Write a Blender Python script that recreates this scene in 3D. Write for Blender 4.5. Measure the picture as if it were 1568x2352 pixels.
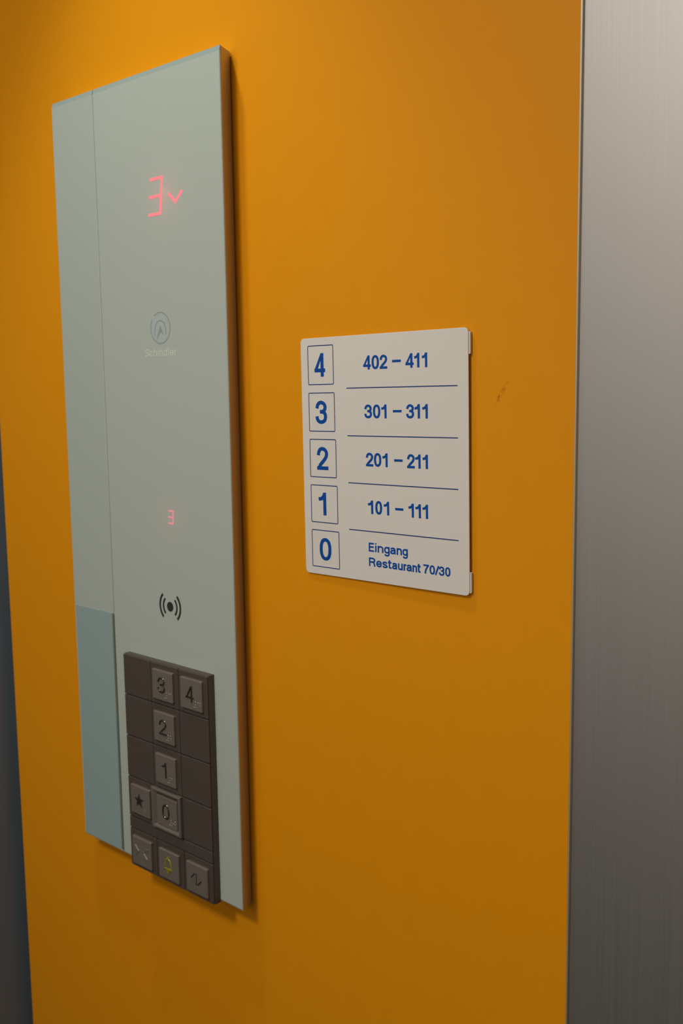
import bpy, bmesh, math, random
from mathutils import Vector, Matrix

# ------------------------------------------------------------------ scene, camera, light
for o in list(bpy.data.objects):
    bpy.data.objects.remove(o)
SC = bpy.context.scene
COL = SC.collection
MM = 0.001
Z0 = 1.318                                  # height of the sign's lower edge above the cabin floor

SC.view_settings.view_transform = 'Standard'
SC.view_settings.look = 'None'
SC.view_settings.gamma = 1.0
SC.view_settings.use_curve_mapping = False
SC.view_settings.exposure = -0.10

def look_matrix(yaw, pitch, roll):
    cy, sy, cp, sp = math.cos(yaw), math.sin(yaw), math.cos(pitch), math.sin(pitch)
    fwd = Vector((-sy*cp, cy*cp, -sp))
    right = Vector((cy, sy, 0))
    up = right.cross(fwd)
    c, s = math.cos(roll), math.sin(roll)
    r = right*c + up*s
    u = up*c - right*s
    m = Matrix((r, u, -fwd)).transposed().to_4x4()
    return m

cam_data = bpy.data.cameras.new('camera')
cam = bpy.data.objects.new('camera', cam_data)
COL.objects.link(cam)
cam.matrix_world = Matrix.Translation((0.49408, -0.51, Z0 + 0.13202)) @ look_matrix(0.73433, 0.124884, -0.013359)
cam_data.sensor_fit = 'VERTICAL'
cam_data.sensor_height = 36.0
cam_data.sensor_width = 24.0
cam_data.lens = 36.0*2304.36/2352.0
cam_data.clip_start = 0.02
cam_data.dof.use_dof = True
cam_data.dof.focus_distance = 0.66
cam_data.dof.aperture_fstop = 11.0
SC.camera = cam

world = bpy.data.worlds.new('world')
SC.world = world
world.use_nodes = True
world.node_tree.nodes['Background'].inputs[0].default_value = (1.0, 0.95, 0.88, 1)
world.node_tree.nodes['Background'].inputs[1].default_value = 0.005

def spot(name, loc, target, power, size, blend, radius, color):
    d = bpy.data.lights.new(name, 'SPOT')
    d.energy = power; d.spot_size = math.radians(size); d.spot_blend = blend
    d.shadow_soft_size = radius; d.color = color
    o = bpy.data.objects.new(name, d); COL.objects.link(o)
    o.location = loc
    o.rotation_euler = (Vector(target)-Vector(loc)).to_track_quat('-Z', 'Y').to_euler()
    return o

def area(name, loc, rot, power, sx, sy, color):
    d = bpy.data.lights.new(name, 'AREA')
    d.energy = power; d.shape = 'RECTANGLE'; d.size = sx; d.size_y = sy; d.color = color
    o = bpy.data.objects.new(name, d); COL.objects.link(o)
    o.location = loc; o.rotation_euler = rot
    return o

WARM = (0.88, 1.0, 0.92)
SOFT = (1.0, 0.95, 0.87)
# ceiling downlight close to the orange wall, above the operating panel
spot('downlight', (-0.14, -0.21, 2.17), (-0.14, -0.20, 0.0), 11.0, 72, 0.62, 0.03, WARM)
# main ceiling lamp further back in the cabin, and a small one nearer the wall
area('ceiling_lamp', (-0.03, -1.04, 2.185), (0, 0, 0), 10.8, 0.26, 0.26, SOFT)
# added soft fill behind the camera, not a source the cabin has
area('fill_light', (0.30, -1.39, 1.58), (math.radians(90), 0, 0), 3.6, 1.1, 0.8, SOFT)
area('small_ceiling_lamp', (0.10, -0.62, 2.185), (0, 0, 0), 0.8, 0.12, 0.12, SOFT)

# ------------------------------------------------------------------ materials
def srgb(r, g, b):
    f = lambda c: (c/12.92 if c <= 0.04045 else ((c+0.055)/1.055)**2.4)
    return (f(r/255), f(g/255), f(b/255), 1)

def mat(name, col, rough=0.5, metal=0.0, spec=0.5, coat=0.0, coat_rough=0.05):
    m = bpy.data.materials.new(name); m.use_nodes = True
    b = m.node_tree.nodes['Principled BSDF']
    b.inputs['Base Color'].default_value = col
    b.inputs['Roughness'].default_value = rough
    b.inputs['Metallic'].default_value = metal
    b.inputs['Specular IOR Level'].default_value = spec
    b.inputs['Coat Weight'].default_value = coat
    b.inputs['Coat Roughness'].default_value = coat_rough
    return m

def N(m, t, **kw):
    n = m.node_tree.nodes.new(t)
    for k, v in kw.items(): setattr(n, k, v)
    return n

def L(m, a, b): m.node_tree.links.new(a, b)

def brushed(name, col, rough, scale=(700, 700, 6), amount=0.10, bump=0.02, metal=1.0, var=0.06):
    """metal with fine brush lines running along the axis of the small scale"""
    m = mat(name, col, rough, metal)
    b = m.node_tree.nodes['Principled BSDF']
    tc = N(m, 'ShaderNodeTexCoord'); mp = N(m, 'ShaderNodeMapping')
    mp.inputs['Scale'].default_value = scale
    nz = N(m, 'ShaderNodeTexNoise'); nz.inputs['Scale'].default_value = 1.0
    nz.inputs['Detail'].default_value = 3.0
    L(m, tc.outputs['Object'], mp.inputs['Vector']); L(m, mp.outputs['Vector'], nz.inputs['Vector'])
    mr = N(m, 'ShaderNodeMapRange')
    mr.inputs['To Min'].default_value = rough-amount; mr.inputs['To Max'].default_value = rough+amount
    L(m, nz.outputs['Fac'], mr.inputs['Value']); L(m, mr.outputs['Result'], b.inputs['Roughness'])
    hv = N(m, 'ShaderNodeHueSaturation'); hv.inputs['Color'].default_value = col
    mv = N(m, 'ShaderNodeMapRange'); mv.inputs['To Min'].default_value = 1-var; mv.inputs['To Max'].default_value = 1+var
    L(m, nz.outputs['Fac'], mv.inputs['Value']); L(m, mv.outputs['Result'], hv.inputs['Value'])
    L(m, hv.outputs['Color'], b.inputs['Base Color'])
    bp = N(m, 'ShaderNodeBump'); bp.inputs['Strength'].default_value = bump; bp.inputs['Distance'].default_value = 0.001
    L(m, nz.outputs['Fac'], bp.inputs['Height']); L(m, bp.outputs['Normal'], b.inputs['Normal'])
    return m

def orange_laminate():
    m = mat('orange_laminate', srgb(222, 142, 9), 0.5, 0, 0.15)
    b = m.node_tree.nodes['Principled BSDF']
    tc = N(m, 'ShaderNodeTexCoord')
    # faint mottling of the laminate
    nz = N(m, 'ShaderNodeTexNoise'); nz.inputs['Scale'].default_value = 60; nz.inputs['Detail'].default_value = 4
    L(m, tc.outputs['Object'], nz.inputs['Vector'])
    mv = N(m, 'ShaderNodeMapRange'); mv.inputs['To Min'].default_value = 0.975; mv.inputs['To Max'].default_value = 1.025
    L(m, nz.outputs['Fac'], mv.inputs['Value'])
    hv = N(m, 'ShaderNodeHueSaturation'); hv.inputs['Color'].default_value = srgb(222, 142, 9)
    L(m, mv.outputs['Result'], hv.inputs['Value'])
    # the scuff mark right of the floor sign: a narrow slanted smear broken up by noise
    mp = N(m, 'ShaderNodeMapping', vector_type='TEXTURE')
    mp.inputs['Location'].default_value = (0.1630, 0, Z0+0.1265)
    mp.inputs['Rotation'].default_value = (0, math.radians(32), 0)
    mp.inputs['Scale'].default_value = (0.0016, 1.0, 0.0098)
    L(m, tc.outputs['Object'], mp.inputs['Vector'])
    ln = N(m, 'ShaderNodeVectorMath', operation='LENGTH'); L(m, mp.outputs['Vector'], ln.inputs[0])
    fall = N(m, 'ShaderNodeMapRange'); fall.inputs['From Min'].default_value = 1.0; fall.inputs['From Max'].default_value = 0.3
    L(m, ln.outputs['Value'], fall.inputs['Value'])
    n2 = N(m, 'ShaderNodeTexNoise'); n2.inputs['Scale'].default_value = 420; n2.inputs['Detail'].default_value = 3
    L(m, tc.outputs['Object'], n2.inputs['Vector'])
    th = N(m, 'ShaderNodeMapRange'); th.inputs['From Min'].default_value = 0.42; th.inputs['From Max'].default_value = 0.62
    L(m, n2.outputs['Fac'], th.inputs['Value'])
    mu = N(m, 'ShaderNodeMath', operation='MULTIPLY'); L(m, fall.outputs['Result'], mu.inputs[0]); L(m, th.outputs['Result'], mu.inputs[1])
    m2 = N(m, 'ShaderNodeMath', operation='MULTIPLY'); m2.inputs[1].default_value = 0.9; L(m, mu.outputs[0], m2.inputs[0])
    mx = N(m, 'ShaderNodeMix', data_type='RGBA')
    mx.inputs['B'].default_value = srgb(142, 68, 8)
    L(m, m2.outputs[0], mx.inputs['Factor']); L(m, hv.outputs['Color'], mx.inputs['A'])
    L(m, mx.outputs['Result'], b.inputs['Base Color'])
    return m

def emit(name, col, strength):
    m = mat(name, (0.02, 0.0, 0.0, 1), 0.4)
    b = m.node_tree.nodes['Principled BSDF']
    b.inputs['Emission Color'].default_value = col
    b.inputs['Emission Strength'].default_value = strength
    return m

M = {}
M['orange'] = orange_laminate()
M['steel'] = brushed('brushed_steel', (0.425, 0.398, 0.37, 1), 0.54, (900, 900, 5), 0.04, 0.02, var=0.02)
M['dark_steel'] = brushed('dark_grey_laminate', srgb(94, 104, 114), 0.55, (600, 600, 5), 0.05, 0.03, metal=0.0, var=0.03)
M['aluminium'] = brushed('satin_aluminium', (0.50, 0.455, 0.40, 1), 0.36, (800, 800, 8), 0.04, 0.02, metal=0.55)
M['edge'] = mat('bare_panel_edge', srgb(214, 200, 176), 0.3, 0.6)
M['glass'] = mat('white_backed_glass', srgb(180, 186, 176), 0.16, 0, 0.5)
def let_through(m, f):
    """a little light from behind shines through the backing"""
    b = m.node_tree.nodes['Principled BSDF']; o = m.node_tree.nodes['Material Output']
    t = N(m, 'ShaderNodeBsdfTranslucent'); t.inputs['Color'].default_value = (1, 1, 1, 1)
    x = N(m, 'ShaderNodeMixShader'); x.inputs[0].default_value = f
    L(m, b.outputs[0], x.inputs[1]); L(m, t.outputs[0], x.inputs[2]); L(m, x.outputs[0], o.inputs['Surface'])
let_through(M['glass'], 0.06)
M['glass_side'] = mat('grey_backed_glass', srgb(172, 179, 170), 0.16, 0, 0.5)
M['insert'] = mat('pale_blue_insert', srgb(146, 164, 162), 0.22, 0, 0.5)
M['rim'] = mat('polished_glass_rim', srgb(148, 158, 154), 0.10, 0, 0.6)
M['seam'] = mat('grey_green_strip', srgb(104, 112, 96), 0.5)
M['black'] = mat('black_box', (0.02, 0.02, 0.02, 1), 0.6)
M['bronze'] = brushed('bronze_metal', (0.105, 0.080, 0.063, 1), 0.42, (900, 900, 12), 0.05, 0.02, metal=0.35)
M['bronze_button'] = brushed('bronze_button_metal', (0.27, 0.222, 0.187, 1), 0.29, (900, 900, 12), 0.05, 0.03, metal=0.5)
M['bronze_glyph'] = mat('dark_bronze_relief', (0.13, 0.105, 0.088, 1), 0.22, 0.85)
M['bright_relief'] = mat('bright_relief_metal', (0.5, 0.45, 0.40, 1), 0.25, 0.8)  # braille dots, and highlight tone for the door close symbol
M['bright_frame'] = brushed('lifted_bronze_frame', (0.21, 0.175, 0.147, 1), 0.28, (900, 900, 12), 0.05, 0.02, metal=0.4)  # bronze lifted in tone for the highlights on slope and upper edge
M['bell'] = mat('yellow_bell_paint', srgb(150, 140, 20), 0.4, 0.2)
M['board'] = mat('warm_white_board', srgb(216, 208, 199), 0.45, 0, 0.4)
M['blue'] = mat('blue_ink', srgb(0, 70, 150), 0.4, 0, 0.4)
M['line'] = mat('dark_blue_line_ink', srgb(36, 58, 112), 0.4, 0, 0.4)
M['emblem_dark'] = mat('grey_emblem_print', srgb(146, 154, 150), 0.2)
M['emblem_mid'] = mat('light_grey_emblem_print', srgb(172, 181, 177), 0.2)
M['brand'] = mat('pale_brand_print', srgb(198, 203, 184), 0.3)
M['reader'] = mat('black_reader_print', srgb(46, 48, 44), 0.3)
M['red'] = emit('red_display_segments', (1.0, 0.245, 0.265, 1), 1.08)
M['red_small'] = emit('red_display_segments_dim', (0.85, 0.29, 0.30, 1), 0.95)
M['floor'] = mat('dark_rubber_floor', srgb(52, 50, 48), 0.6)
M['ceiling'] = mat('pale_ceiling', srgb(190, 186, 178), 0.6)
M['side_wall'] = brushed('cabin_side_wall_steel', (0.42, 0.405, 0.39, 1), 0.5, (600, 600, 5), 0.05, 0.02, metal=0.5)
M['far_wall'] = brushed('cabin_far_wall_steel', (0.36, 0.345, 0.33, 1), 0.5, (600, 600, 5), 0.05, 0.02, metal=0.5)

# ------------------------------------------------------------------ mesh helpers (millimetres in)
def obj(name, bm, m, parent=None, loc=None):
    me = bpy.data.meshes.new(name); bm.normal_update(); bm.to_mesh(me); bm.free()
    for mm in (m if isinstance(m, (list, tuple)) else [m]): me.materials.append(M[mm])
    o = bpy.data.objects.new(name, me); COL.objects.link(o)
    if parent is not None: o.parent = parent
    if loc is not None: o.location = loc
    return o

def empty(name, loc):
    o = bpy.data.objects.new(name, None); COL.objects.link(o); o.location = loc
    o.empty_display_size = 0.03
    return o

def tag(o, **kw):
    for k, v in kw.items(): o[k] = v
    return o

def box(bm, x0, x1, y0, y1, z0, z1, bevel=0.0, seg=2, front_only=True):
    """box in mm; y0 < y1, y0 is the side that faces the cabin"""
    t = bmesh.new()
    vs = [t.verts.new((x*MM, y*MM, z*MM)) for x in (x0, x1) for y in (y0, y1) for z in (z0, z1)]
    F = [(0, 1, 3, 2), (4, 6, 7, 5), (0, 4, 5, 1), (2, 3, 7, 6), (0, 2, 6, 4), (1, 5, 7, 3)]
    for f in F: t.faces.new([vs[i] for i in f])
    bmesh.ops.recalc_face_normals(t, faces=t.faces)
    if bevel > 0:
        es = [e for e in t.edges if (not front_only) or all(abs(v.co.y-y0*MM) < 1e-9 for v in e.verts)]
        bmesh.ops.bevel(t, geom=es, offset=bevel*MM, segments=seg, profile=0.5, affect='EDGES')
    merge(bm, t)

def merge(bm, t):
    me = bpy.data.meshes.new('tmp'); t.to_mesh(me); t.free()
    bm.from_mesh(me); bpy.data.meshes.remove(me)

def rounded(x0, x1, z0, z1, r, n=6):
    pts = []
    for cx, cz, a in ((x1-r, z0+r, -90), (x1-r, z1-r, 0), (x0+r, z1-r, 90), (x0+r, z0+r, 180)):
        for i in range(n+1):
            t = math.radians(a+90*i/n)
            pts.append((cx+r*math.cos(t), cz+r*math.sin(t)))
    return pts

def prism(bm, pts, y0, y1, bevel=0.0):
    t = bmesh.new()
    a = [t.verts.new((x*MM, y0*MM, z*MM)) for x, z in pts]
    b = [t.verts.new((x*MM, y1*MM, z*MM)) for x, z in pts]
    n = len(pts)
    t.faces.new(a); t.faces.new(b[::-1])
    for i in range(n): t.faces.new((a[i], b[i], b[(i+1) % n], a[(i+1) % n]))
    bmesh.ops.recalc_face_normals(t, faces=t.faces)
    if bevel > 0:
        es = [e for e in t.edges if all(abs(v.co.y-y0*MM) < 1e-9 for v in e.verts)]
        bmesh.ops.bevel(t, geom=es, offset=bevel*MM, segments=2, profile=0.5, affect='EDGES')
    merge(bm, t)

def catmull(P, closed=False, n=8):
    out = []
    m = len(P)
    if m == 2 and not closed: return list(P)
    segs = m if closed else m-1
    for i in range(segs):
        p0 = P[(i-1) % m] if closed or i > 0 else (2*P[0][0]-P[1][0], 2*P[0][1]-P[1][1])
        p1 = P[i % m]; p2 = P[(i+1) % m]
        p3 = P[(i+2) % m] if closed or i+2 < m else (2*P[-1][0]-P[-2][0], 2*P[-1][1]-P[-2][1])
        for k in range(n):
            t = k/n
            out.append(tuple(0.5*((2*p1[j]) + (-p0[j]+p2[j])*t + (2*p0[j]-5*p1[j]+4*p2[j]-p3[j])*t*t
                                  + (-p0[j]+3*p1[j]-3*p2[j]+p3[j])*t**3) for j in (0, 1)))
    if not closed: out.append(tuple(P[-1]))
    return out

def normals(P, closed):
    n = len(P); out = []
    for i in range(n):
        a = P[(i-1) % n] if closed or i > 0 else P[i]
        b = P[(i+1) % n] if closed or i < n-1 else P[i]
        dx, dz = b[0]-a[0], b[1]-a[1]; l = math.hypot(dx, dz) or 1
        out.append((-dz/l, dx/l))
    return out

STROKES = [0]
def stroke(bm, P, y, sv, sh=None, closed=False, relief=0.0, thick=0.06):
    """a pen stroke along P (mm, x/z). relief > 0 gives a rounded raised ridge, else a thin printed layer."""
    sh = sh or sv
    nr = normals(P, closed); n = len(P)
    if relief > 0:
        prof = [(-1, 0), (-0.72, 0.72), (-0.25, 1), (0.25, 1), (0.72, 0.72), (1, 0)]
    else:
        prof = [(-1, 0), (-1, 1), (1, 1), (1, 0)]
    STROKES[0] += 1
    h = relief if relief > 0 else thick + 0.002*(STROKES[0] % 12)
    rows = []
    for p, q in zip(P, nr):
        rows.append([bm.verts.new(((p[0]+q[0]*sv/2*a)*MM, (y-h*b)*MM, (p[1]+q[1]*sh/2*a)*MM)) for a, b in prof])
    fs = []
    for i in range(n if closed else n-1):
        r0, r1 = rows[i], rows[(i+1) % n]
        for k in range(len(prof)-1): fs.append(bm.faces.new((r0[k], r0[k+1], r1[k+1], r1[k])))
    if not closed:
        fs.append(bm.faces.new(rows[0])); fs.append(bm.faces.new(rows[-1][::-1]))
    bmesh.ops.recalc_face_normals(bm, faces=fs)

def poly(bm, pts, y, thick=0.12): prism(bm, pts, y-thick, y)

def ell(cx, cz, rx, rz, a0, a1, n=24, e=2.0):
    out = []
    for i in range(n+1):
        t = math.radians(a0+(a1-a0)*i/n); c, s = math.cos(t), math.sin(t)
        out.append((cx+rx*math.copysign(abs(c)**(2/e), c), cz+rz*math.copysign(abs(s)**(2/e), s)))
    return out

# ------------------------------------------------------------------ a small condensed sans alphabet drawn as pen strokes
def glyph(bm, ch, x0, x1, zb, H, sv, y, sh=None, relief=0.0):
    sh = sh or sv*0.86
    l, r = x0+sv/2, x1-sv/2
    b, t = zb+sh/2, zb+H-sh/2
    xh = zb+0.745*H-sh/2
    X = lambda u: l+(r-l)*u
    S = lambda P, closed=False: stroke(bm, P, y, sv, sh, closed, relief)
    Y = lambda v: b+(t-b)*v
    cx, hw = (l+r)/2, (r-l)/2
    if ch == '0':
        S(ell(cx, (b+t)/2, hw, (t-b)/2, 0, 360, 44, 2.35)[:-1], True)
    elif ch == '1':
        S([(r, zb), (r, zb+H)])
        S(catmull([(x0, Y(.745)), (x0+(r-x0)*.45, Y(.77)), (x0+(r-x0)*.8, Y(.88)), (r-sv*.1, Y(1.0))]))
    elif ch == '2':
        S(catmull([(l, Y(.66)), (X(.06), Y(.82)), (X(.24), Y(.96)), (X(.52), Y(1)), (X(.84), Y(.93)), (X(1), Y(.76)),
                   (X(.9), Y(.56)), (X(.62), Y(.38)), (X(.28), Y(.2)), (X(.06), Y(.02))]))
        S([(x0, b), (x1, b)])
    elif ch == '3':
        S(catmull([(l, Y(.70)), (X(.08), Y(.87)), (X(.3), Y(.98)), (X(.55), Y(1)), (X(.85), Y(.92)), (X(.97), Y(.76)),
                   (X(.86), Y(.60)), (X(.62), Y(.535)), (X(.34), Y(.53))]))
        S(catmull([(X(.34), Y(.53)), (X(.66), Y(.525)), (X(.93), Y(.43)), (X(1), Y(.25)), (X(.86), Y(.07)), (X(.5), Y(0)),
                   (X(.18), Y(.05)), (X(.02), Y(.18)), (l, Y(.30))]))
    elif ch == '4':
        st = x0+(x1-x0)*.72
        S([(st, zb), (st, zb+H)])
        S([(x0, zb+H*.27), (x1, zb+H*.27)])
        if relief > 0: S([(x0+sv*.46, zb+H*.25), (st-sv*.12, zb+H*.985)])
        else: prism(bm, [(x0, zb+H*.29), (x0+sv*1.0, zb+H*.29), (st+sv*.3, zb+H), (st-sv*.42, zb+H)], y-0.073, y)
    elif ch == '7':
        S([(x0, t), (x1, t)])
        S(catmull([(r-sv*.05, t), (X(.62), Y(.62)), (X(.36), Y(.28)), (X(.28), zb/1 if False else b-sh/2)]))
    elif ch == '/':
        S([(x0+sv*.4, zb), (x1-sv*.4, zb+H)])
    elif ch == '-':
        S([(x0, zb+H*.515), (x1, zb+H*.515)])
    elif ch == 'E':
        S([(l, zb), (l, zb+H)])
        for v, e in ((b, x1), (zb+H*.53, x1-(x1-x0)*.06), (t, x1)): S([(l, v), (e, v)])
    elif ch == 'R':
        S([(l, zb), (l, zb+H)])
        S(catmull([(l, t), (X(.45), t), (X(.85), Y(.94)), (X(.98), Y(.76)), (X(.85), Y(.57)), (X(.45), Y(.5)), (l, Y(.5))]))
        S(catmull([(X(.5), Y(.5)), (X(.8), Y(.42)), (X(.9), Y(.22)), (X(1.02), zb)]))
    elif ch == 'S':
        S(catmull([(X(1), Y(.76)), (X(.84), Y(.95)), (X(.5), Y(1)), (X(.14), Y(.94)), (X(.02), Y(.76)), (X(.2), Y(.6)),
                   (X(.55), Y(.5)), (X(.88), Y(.4)), (X(1), Y(.24)), (X(.84), Y(.06)), (X(.5), Y(0)), (X(.12), Y(.06)), (X(0), Y(.28))]))
    elif ch == 'i':
        S([(cx, zb), (cx, zb+.745*H)]); S([(cx, zb+.86*H), (cx, zb+H)])
    elif ch == 'l':
        S([(cx, zb), (cx, zb+H)])
    elif ch in 'nh':
        S([(l, zb), (l, zb+(H if ch == 'h' else .745*H))])
        S(catmull([(l, xh-.14*H), (X(.25), xh-.02*H), (X(.55), xh), (X(.88), xh-.05*H), (r, xh-.2*H), (r, zb+.28*H), (r, zb)]))
    elif ch == 'u':
        S([(r, zb), (r, zb+.745*H)])
        S(catmull([(r, b+.14*H), (X(.75), b+.02*H), (X(.45), b), (X(.12), b+.05*H), (l, b+.2*H), (l, zb+.46*H), (l, zb+.745*H)]))
    elif ch == 'r':
        S([(l, zb), (l, zb+.745*H)])
        S(catmull([(l, xh-.2*H), (X(.4), xh-.05*H), (x1, xh+.01*H)]))
    elif ch in 'dg':
        S(ell(cx, (b+xh)/2, hw, (xh-b)/2, 0, 360, 36, 2.2)[:-1], True)
        if ch == 'd': S([(r, zb), (r, zb+H)])
        else:
            S(catmull([(r, zb+.745*H), (r, zb+.3*H), (r, zb-.02*H), (X(.88), zb-.18*H), (X(.5), zb-.235*H), (X(.15), zb-.19*H), (X(.03), zb-.09*H)]))
    elif ch == 'a':
        S(catmull([(X(.04), xh-.15*H), (X(.2), xh-.03*H), (X(.5), xh), (X(.82), xh-.05*H), (X(.92), xh-.2*H), (X(.92), zb+.22*H), (X(1.02), zb+.02*H)]))
        S(catmull([(X(.92), zb+.43*H), (X(.45), zb+.4*H), (X(.1), zb+.33*H), (X(0), zb+.2*H), (X(.12), b+.03*H), (X(.42), b), (X(.75), b+.07*H), (X(.92), b+.17*H)]))
    elif ch == 'e':
        S(catmull([(X(.97), b+.16*H), (X(.8), b+.03*H), (X(.5), b), (X(.16), b+.06*H), (X(0), b+.27*H), (X(.14), xh-.07*H),
                   (X(.5), xh), (X(.86), xh-.07*H), (X(1), xh-.26*H)]))
        S([(X(.0), zb+.37*H), (X(1.0)+sv*.4, zb+.37*H)])
    elif ch == 'c':
        S(catmull([(X(1), b+.2*H), (X(.82), b+.04*H), (X(.5), b), (X(.15), b+.07*H), (X(0), (b+xh)/2), (X(.15), xh-.07*H),
                   (X(.5), xh), (X(.82), xh-.04*H), (X(1), xh-.2*H)]))
    elif ch == 's':
        S(catmull([(X(.97), xh-.15*H), (X(.8), xh-.02*H), (X(.5), xh), (X(.15), xh-.04*H), (X(.03), xh-.15*H), (X(.25), zb+.41*H),
                   (X(.7), zb+.34*H), (X(1), zb+.2*H), (X(.84), b+.03*H), (X(.5), b), (X(.15), b+.03*H), (X(0), b+.16*H)]))
    elif ch == 't':
        m = x0+(x1-x0)*.42
        S(catmull([(m, zb+.96*H), (m, zb+.5*H), (m, zb+.2*H), (m+sv*.3, b+.02*H), (x1, b+.005*H)]))
        S([(x0, zb+.69*H), (x1, zb+.69*H)])
    else:
        raise ValueError(ch)

def run(name, spec, zb, H, sv, y, m, parent, sh=None, relief=0.0):
    bm = bmesh.new()
    for ch, a, b in spec: glyph(bm, ch, a, b, zb, H, sv, y, sh, relief)
    return obj(name, bm, m, parent)

# ------------------------------------------------------------------ the cabin
def slab(name, m, x0, x1, y0, y1, z0, z1, bevel=0.0):
    bm = bmesh.new(); box(bm, x0, x1, y0, y1, z0, z1, bevel)
    o = obj(name, bm, m); o['kind'] = 'structure'
    return o

XL, XR = -415.9, 211.6
slab('wall_back', 'orange', XL, XR, 0, 20, 0, 2200)
slab('trim_1', 'edge', XR, XR+0.9, 0.1, 20, 0, 2200)
slab('wall_right', 'steel', XR+0.9, 1100, 2.2, 20, 0, 2200)
slab('wall_left', 'dark_steel', -450, -430, -1400, 40, 0, 2200)
slab('wall_side', 'side_wall', 1100, 1120, -1400, 20, 0, 2200)
slab('wall_front', 'far_wall', -430, 1100, -1420, -1400, 0, 2200)
slab('floor', 'floor', -450, 1120, -1420, 40, -20, 0)
slab('ceiling', 'ceiling', -450, 1120, -1420, 40, 2200, 2220)

# ------------------------------------------------------------------ the lift operating panel
PW, PH = 213.4, 644.5                       # glass size
PX, PZ = -274.5, -273.7                     # lower left corner relative to the sign's corner
FD = 16.5                                   # glass front stands this far in front of the wall
SEAM = 59.1
panel = empty('lift_operating_panel', (PX*MM, 0, Z0+PZ*MM))
tag(panel, label='tall glass lift operating panel with red display and keypad on the orange wall', category='control panel')

# metal housing: an open-fronted tray whose sides taper back to the wall
bm = bmesh.new()
hz0, hz1, yf = 0.3, PH-0.3, -FD+1.5
ring = [[bm.verts.new((x*MM, y*MM, z*MM)) for x, z in ((a, hz0), (b, hz0), (b, hz1), (a, hz1))]
        for a, b, y in ((0.3, PW-0.3, yf), (6.0, PW-6.0, -1.2))]
for i in range(4): bm.faces.new((ring[0][i], ring[0][(i+1) % 4], ring[1][(i+1) % 4], ring[1][i]))
bm.faces.new(ring[1])
bmesh.ops.recalc_face_normals(bm, faces=bm.faces)
tag(obj('housing', bm, 'aluminium', panel), label='satin metal side housing')

def glass_plate(name, x0, x1, m):
    """glass sheet, open at the back, with ground and polished top and bottom rims"""
    prof = [(0.0, -FD+1.6), (0.0, -FD+0.6), (1.3, -FD), (PH-3.8, -FD), (PH, -FD+1.0), (PH, -FD+1.6)]
    bm = bmesh.new()
    e = 0.5
    lines = []
    for x, dy in ((x0, 1.6), (x0, e), (x0+e, 0), (x1-e, 0), (x1, e), (x1, 1.6)):
        lines.append([bm.verts.new((x*MM, (max(y, -FD+dy))*MM, z*MM)) for z, y in prof])
    for a, b in zip(lines, lines[1:]):
        for k in range(len(prof)-1):
            try: f = bm.faces.new((a[k], b[k], b[k+1], a[k+1]))
            except ValueError: continue
            f.material_index = 1 if k in (3, 4) else 0
    bmesh.ops.recalc_face_normals(bm, faces=bm.faces)
    if sum(f.normal.y*f.calc_area() for f in bm.faces) > 0: bmesh.ops.reverse_faces(bm, faces=bm.faces)
    return obj(name, bm, [m, 'rim'], panel)
glass_plate('glass_cover', SEAM+0.35, PW, 'glass')
side = tag(glass_plate('side_glass', 0, SEAM-0.35, 'glass_side'), label='narrow grey glass strip')
# the display's own red light, inside the housing behind the glass
for name, x, z, p in (('display_lamp', 146.5, 551.0, 0.022), ('display_lamp', 141.0, 304.5, 0.007)):
    d = bpy.data.lights.new(name, 'POINT'); d.energy = p; d.color = (1.0, 0.10, 0.12); d.shadow_soft_size = 0.006
    lo = bpy.data.objects.new(name, d); COL.objects.link(lo); lo.parent = panel
    lo.location = (x*MM, (-FD+14.0)*MM, z*MM)
bm = bmesh.new(); box(bm, 2.0, 56.6, -FD-0.25, -FD, 2.2, 215)
tag(obj('insert_strip', bm, 'insert', side), label='pale blue lower insert')
bm = bmesh.new(); box(bm, 56.8, 58.9, -FD-0.12, -FD, 2.2, 215)
tag(obj('seam_strip', bm, 'seam', side), label='grey green seam strip')  # darker strip between the insert and the main glass

G = -FD                                     # glass face
# large floor display: a slanted seven-segment three and a down arrow
def seg3(name, xl, xr, z0, z1, w, slant, m, y):
    bm = bmesh.new()
    sh = lambda x, z: (x+slant*(z-z0)/(z1-z0), z)
    zm = (z0+z1)/2
    for zz in (z0+w/2, zm, z1-w/2):
        stroke(bm, [sh(xl, zz), sh(xr-w*.3, zz)], y, w*1.05, w, thick=0.1)
    stroke(bm, [sh(xr-w/2, z0), sh(xr-w/2, zm)], y, w, w, thick=0.1)
    stroke(bm, [sh(xr-w/2, zm), sh(xr-w/2, z1)], y, w, w, thick=0.1)
    return obj(name, bm, m, panel)
tag(seg3('display_digit', 126.6, 142.4, 537.0, 565.4, 2.3, 3.4, 'red', G), label='large glowing red three')
bm = bmesh.new()
stroke(bm, [(151.6, 551.6), (159.9, 544.4)], G, 2.6, 2.3, thick=0.1)
stroke(bm, [(159.9, 544.4), (168.2, 551.6)], G, 2.6, 2.3, thick=0.1)
poly(bm, [(158.9, 543.4), (159.9, 542.6), (160.9, 543.4), (159.9, 545.5)], G, 0.1)
tag(obj('direction_arrow', bm, 'red', panel), label='glowing red down arrow')
tag(seg3('display_digit', 137.8, 144.3, 298.9, 310.2, 1.3, 1.0, 'red_small', G), label='small glowing red three')

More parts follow.
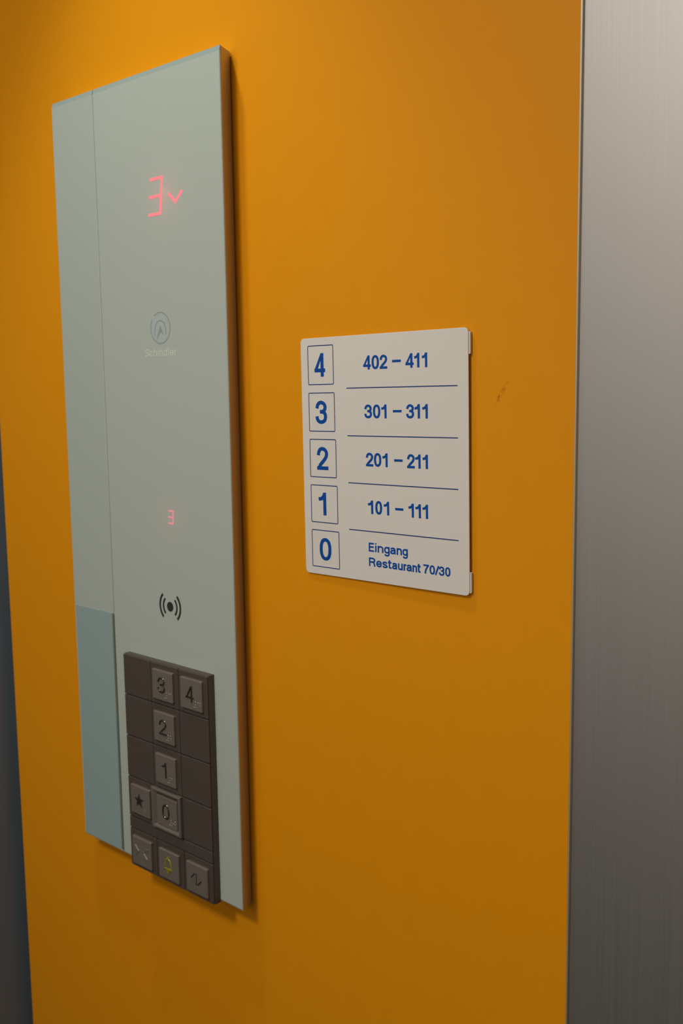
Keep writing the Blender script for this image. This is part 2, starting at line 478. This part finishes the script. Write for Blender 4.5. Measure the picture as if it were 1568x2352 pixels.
# round emblem and brand lettering
EC = (136.5, 452.2)
emb = bmesh.new()
stroke(emb, ell(EC[0], EC[1], 11.9, 11.9, -215, 128, 60), G, 0.95)
em = obj('emblem', emb, 'emblem_dark', panel)
bm = bmesh.new()
prism(bm, ell(EC[0], EC[1], 11.4, 11.4, 0, 360, 48)[:-1], G-0.05, G)
obj('emblem_disc', bm, 'emblem_mid', em)
bm = bmesh.new()
stroke(bm, [(129.4, 446.0)]+ell(EC[0], 451.0, 6.6, 6.8, 180, 0, 24)+[(143.2, 447.4)], G, 1.1)
poly(bm, [(136.5, 454.4), (140.6, 446.8), (136.8, 449.0), (133.2, 445.4), (131.0, 442.4)], G)
obj('emblem_arch', bm, 'emblem_dark', em)
run('brand_lettering', [('S', 116.0, 121.1), ('c', 121.7, 126.0), ('h', 126.8, 131.2), ('i', 131.9, 133.3), ('n', 134.1, 138.5),
                        ('d', 139.2, 143.9), ('l', 144.8, 146.2), ('e', 147.0, 151.7), ('r', 152.6, 155.6)], 430.6, 6.0, 1.1, G, 'brand', panel)

# contactless card symbol
RC = (136.6, 231.8)
bm = bmesh.new()
prism(bm, ell(RC[0], RC[1], 4.0, 4.0, 0, 360, 32)[:-1], G-0.12, G)
for rr, w, a in ((8.5, 1.9, 46), (12.8, 2.1, 47)):
    stroke(bm, ell(RC[0], RC[1], rr, rr, -a, a, 20), G, w)
    stroke(bm, ell(RC[0], RC[1], rr, rr, 180-a, 180+a, 20), G, w)
tag(obj('card_reader_symbol', bm, 'reader', panel), label='dark radio wave symbol')

# keypad: base plate, tiles, raised buttons
KX, KZ = 80.0, -1.2
KD = 7.3
KW, KH = 108.0, 186.6
B = G-KD                                    # front face of the tiles
bm = bmesh.new(); box(bm, KX, KX+KW, B+1.6, G, KZ, KZ+KH, 0.5, 1)
tag(obj('keypad_plate', bm, 'bronze', panel), label='dark bronze keypad plate')
rows = [186.6, 151.9, 116.2, 80.2, 44.3, 34.0, 0.0]
cols = [0, 36.6, 72.4, 108.0]
gp = 0.25
def tile(x0, x1, z0, z1):
    bm = bmesh.new(); box(bm, KX+x0+gp, KX+x1-gp, B, B+1.6, KZ+z0+gp, KZ+z1-gp, 0.7, 2, False)
    return obj('tile', bm, 'bronze', panel)
for ri in (0, 1, 2, 3, 5):
    for ci in range(3): tile(cols[ci], cols[ci+1], rows[ri+1], rows[ri])
tile(0, 108, rows[5], rows[4])

BP = 2.2                                    # button height over the tiles
BRA = {'number': [3, 4, 5, 6], '1': [1], '2': [1, 2], '3': [1, 4], '4': [1, 4, 5], '0': [2, 4, 5]}
def dome(bm, cx, cz, r, y):
    ring = []
    for k, (rr, h) in enumerate(((r, 0), (r*.8, r*.45), (r*.4, r*.7))):
        ring.append([bm.verts.new(((cx+rr*math.cos(i*math.pi/4))*MM, (y-h)*MM, (cz+rr*math.sin(i*math.pi/4))*MM)) for i in range(8)])
    top = bm.verts.new((cx*MM, (y-r*.8)*MM, cz*MM))
    fs = []
    for a, b in zip(ring, ring[1:]):
        for i in range(8): fs.append(bm.faces.new((a[i], a[(i+1) % 8], b[(i+1) % 8], b[i])))
    for i in range(8): fs.append(bm.faces.new((ring[-1][i], ring[-1][(i+1) % 8], top)))
    bmesh.ops.recalc_face_normals(bm, faces=fs)

def button(ci, ri, label, dx=0, h=25.2, dz=0):
    cx = KX+(cols[ci]+cols[ci+1])/2+dx; cz = KZ+(rows[ri]+rows[ri+1])/2+dz
    bm = bmesh.new(); box(bm, cx-13, cx+13, B-BP, B+1.0, cz-h/2, cz+h/2, 0.95, 3, False)
    o = obj('button', bm, 'bronze_button', panel)
    o['label'] = label
    return o, cx, cz, B-BP

def numbered(ci, ri, n):
    o, cx, cz, y = button(ci, ri, 'square button with a raised %s' % n)
    w = 9.4 if n != '1' else 5.4
    x0 = cx-w/2-0.8
    run('numeral', [(n, x0, x0+w)], cz-6.0, 13.0, 1.7, y, 'bronze_glyph', o, 1.7, relief=0.7)
    bm = bmesh.new()
    for base, cell in ((cx+3.6, BRA['number']), (cx+8.8, BRA[n])):
        for d in cell:
            dome(bm, base+(0 if d < 4 else 2.2), cz-4.9-((d-1) % 3)*2.2, 0.55, y)
    obj('braille_dots', bm, 'bright_relief', o)
for ci, ri, n in ((1, 0, '3'), (2, 0, '4'), (1, 1, '2'), (1, 2, '1'), (1, 3, '0')): numbered(ci, ri, n)

o, cx, cz, y = button(0, 3, 'square button with a star', dx=0.6)
bm = bmesh.new()
pts = []
for i in range(10):
    a = math.radians(90+36*i); rr = 6.3 if i % 2 == 0 else 2.6
    pts.append((cx-1.0+rr*math.cos(a), cz+0.2+rr*math.sin(a)))
prism(bm, pts, y-0.4, y)
obj('star', bm, 'bronze_glyph', o)
bm = bmesh.new()
for i, j in ((0, 0), (0, 1), (1, 0)): dome(bm, cx+5+i*2.2, cz-6.5-j*2.2, 0.5, y)
obj('braille_dots', bm, 'bronze_button', o)

# raised surround of the ground floor button
cx = KX+(cols[1]+cols[2])/2; cz = KZ+(rows[3]+rows[4])/2+0.9
bm = bmesh.new()
def ring_pts(w, h): return [(cx-w/2, cz-h/2), (cx+w/2, cz-h/2), (cx+w/2, cz+h/2), (cx-w/2, cz+h/2)]
prof = [(37.6, 34.2, B+0.3), (37.6, 34.2, B-2.6), (36.4, 33.0, B-3.4), (33.0, 30.6, B-3.4), (27.2, 26.2, B-0.6), (27.2, 26.2, B+0.3)]
rings = [[bm.verts.new((x*MM, yy*MM, z*MM)) for x, z in ring_pts(w, h)] for w, h, yy in prof]
for a, b in zip(rings, rings[1:]+rings[:1]):
    for i in range(4): bm.faces.new((a[i], a[(i+1) % 4], b[(i+1) % 4], b[i]))
bmesh.ops.recalc_face_normals(bm, faces=bm.faces)
tag(obj('button_surround', bm, 'bright_frame', panel), label='raised square frame around the zero button')

# door close, alarm, door open
def chev(bm, cx, cz, y, d, s=1.0, hh=4.4):
    stroke(bm, [(cx-d*2.4*s, cz+hh), (cx+d*2.4*s, cz)], y, 1.2, 1.2, relief=0.6)
    stroke(bm, [(cx+d*2.4*s, cz), (cx-d*2.4*s, cz-hh)], y, 1.2, 1.2, relief=0.6)
o, cx, cz, y = button(0, 5, 'square door close button with arrows pointing inwards', h=25.0, dz=-0.6)
bm = bmesh.new()
chev(bm, cx-6.2, cz+0.6, y, 1); chev(bm, cx+5.2, cz+0.6, y, -1)
stroke(bm, [(cx-.5, cz-4.4), (cx-.5, cz+5.6)], y, 0.9, relief=0.4)
obj('door_close_symbol', bm, 'bright_relief', o)  # brighter metal stands in for the highlights on these strokes
o, cx, cz, y = button(2, 5, 'square door open button with arrows pointing outwards', h=25.0, dz=-0.6)
bm = bmesh.new()
chev(bm, cx-4.2, cz+0.4, y, -1, .9); chev(bm, cx+3.6, cz+0.4, y, 1, .9)
stroke(bm, [(cx-.3, cz-4.6), (cx-.3, cz+5.4)], y, 0.9, relief=0.4)
obj('door_open_symbol', bm, 'bronze_glyph', o)
o, cx, cz, y = button(1, 5, 'square alarm button with a yellow bell', h=25.0, dz=-0.6)
bm = bmesh.new()
cb, zb = cx-0.6, cz+0.6
body = [(cb-5.0, zb-3.6), (cb+5.0, zb-3.6), (cb+3.9, zb-1.8), (cb+3.5, zb+1.6), (cb+2.4, zb+4.0), (cb+0.8, zb+5.0),
        (cb-0.8, zb+5.0), (cb-2.4, zb+4.0), (cb-3.5, zb+1.6), (cb-3.9, zb-1.8)]
stroke(bm, body, y, 1.5, 1.5, closed=True, relief=0.5)
prism(bm, ell(cb, zb-5.6, 1.5, 1.5, 0, 360, 14)[:-1], y-0.4, y)
prism(bm, ell(cb, zb+6.3, 1.1, 1.1, 0, 360, 12)[:-1], y-0.4, y)
tag(obj('bell_symbol', bm, 'bell', o), label='yellow bell')

# ------------------------------------------------------------------ the floor directory sign
SW, SH = 143.6, 165.0
sign = empty('floor_directory_sign', (0, 0, Z0))
tag(sign, label='white floor directory sign with blue numbers right of the glass panel', category='sign')
# the board leans: its right side stands off the wall on the tabs
sx, sz = -0.010, -0.001
X1 = Vector((1, sx, 0)).normalized(); Z1 = Vector((0, sz, 1)).normalized()
Y1 = Z1.cross(X1)
R3 = Matrix((X1, Y1, Z1)).transposed()
sign.matrix_world = Matrix.Translation((0, -0.0004, Z0)) @ Matrix.Rotation(-0.0089, 4, 'Y') @ R3.to_4x4() @ Matrix.Diagonal((0.9915, 1, 1, 1))
bm = bmesh.new(); prism(bm, rounded(0, SW, 0, SH, 3.2), -0.9, -0.2, 0.2)
obj('board', bm, 'board', sign)
for z0_, z1_ in ((149.0, 162.6), (1.8, 15.0)):
    bm = bmesh.new()
    prism(bm, rounded(SW-9, SW+1.0, z0_, z1_, 0.8, 3), -0.2, 1.3)
    tag(obj('mounting_tab', bm, 'board', sign), label='white corner tab behind the board')

F_ = -0.9
right = [31.0, 31.4, 31.9, 32.4, 33.1]
tops = [159.6, 127.3, 95.3, 63.3, 31.5]
bots = [133.15, 101.0, 69.1, 37.2, 5.5]
for zt, zb, xr in zip(tops, bots, right):
    bm = bmesh.new(); stroke(bm, rounded(7.0, xr, zb, zt, 0.7, 4), F_, 0.62, 0.62, closed=True)
    tag(obj('number_box', bm, 'line', sign), label='thin blue box outline')
big = [('4', 13.1, 23.4, 138.4), ('3', 13.2, 24.2, 106.0), ('2', 13.5, 24.4, 74.1), ('1', 14.3, 21.6, 42.3), ('0', 14.2, 25.6, 10.3)]
for ch, a, b, zb in big:
    tag(run('floor_number', [(ch, a, b)], zb, 16.0, 2.95, F_, 'blue', sign), label='large blue %s' % ch)
rowsL = [
    ([('4', 58.4, 65.1), ('0', 65.8, 72.2), ('2', 72.8, 79.3), ('-', 83.4, 90.7), ('4', 94.5, 101.3), ('1', 101.7, 105.9), ('1', 107.9, 112.2)], 142.1),
    ([('3', 58.7, 65.4), ('0', 66.3, 72.7), ('1', 73.6, 78.1), ('-', 83.5, 90.8), ('3', 94.6, 101.1), ('1', 101.5, 105.9), ('1', 107.8, 112.2)], 110.0),
    ([('2', 59.3, 65.8), ('0', 66.5, 72.9), ('1', 73.9, 78.4), ('-', 84.0, 91.1), ('2', 94.8, 101.2), ('1', 101.6, 106.0), ('1', 107.6, 111.9)], 78.1),
    ([('1', 60.5, 65.1), ('0', 67.0, 73.0), ('1', 74.4, 79.1), ('-', 84.2, 91.2), ('1', 95.5, 100.0), ('1', 101.3, 105.8), ('1', 107.1, 111.6)], 46.2)]
for spec, zb in rowsL:
    tag(run('room_range', spec, zb, 9.1, 1.85, F_, 'blue', sign), label='blue room numbers %s' % ''.join(c for c, _, _ in spec))
run('entrance_lettering', [('E', 60.5, 65.2), ('i', 66.1, 67.5), ('n', 68.4, 73.5), ('g', 74.1, 79.0), ('a', 79.4, 84.4), ('n', 85.0, 89.5), ('g', 89.9, 94.5)],
    20.6, 6.1, 1.28, F_, 'blue', sign)
run('restaurant_lettering', [('R', 60.5, 66.3), ('e', 66.9, 72.0), ('s', 72.4, 77.0), ('t', 77.3, 80.4), ('a', 80.9, 85.4), ('u', 85.9, 90.1), ('r', 90.7, 93.1),
                             ('a', 93.2, 97.8), ('n', 98.2, 102.1), ('t', 102.3, 105.0), ('7', 107.3, 111.9), ('0', 112.3, 116.7), ('/', 116.6, 120.2),
                             ('3', 119.8, 124.3), ('0', 124.8, 129.0)], 10.6, 6.0, 1.28, F_, 'blue', sign)
for z in (130.2, 98.2, 66.3, 34.3):
    bm = bmesh.new(); stroke(bm, [(42.9, z), (135.5, z)], F_, 0.68, 0.68)
    tag(obj('divider_line', bm, 'line', sign), label='thin dark blue line')
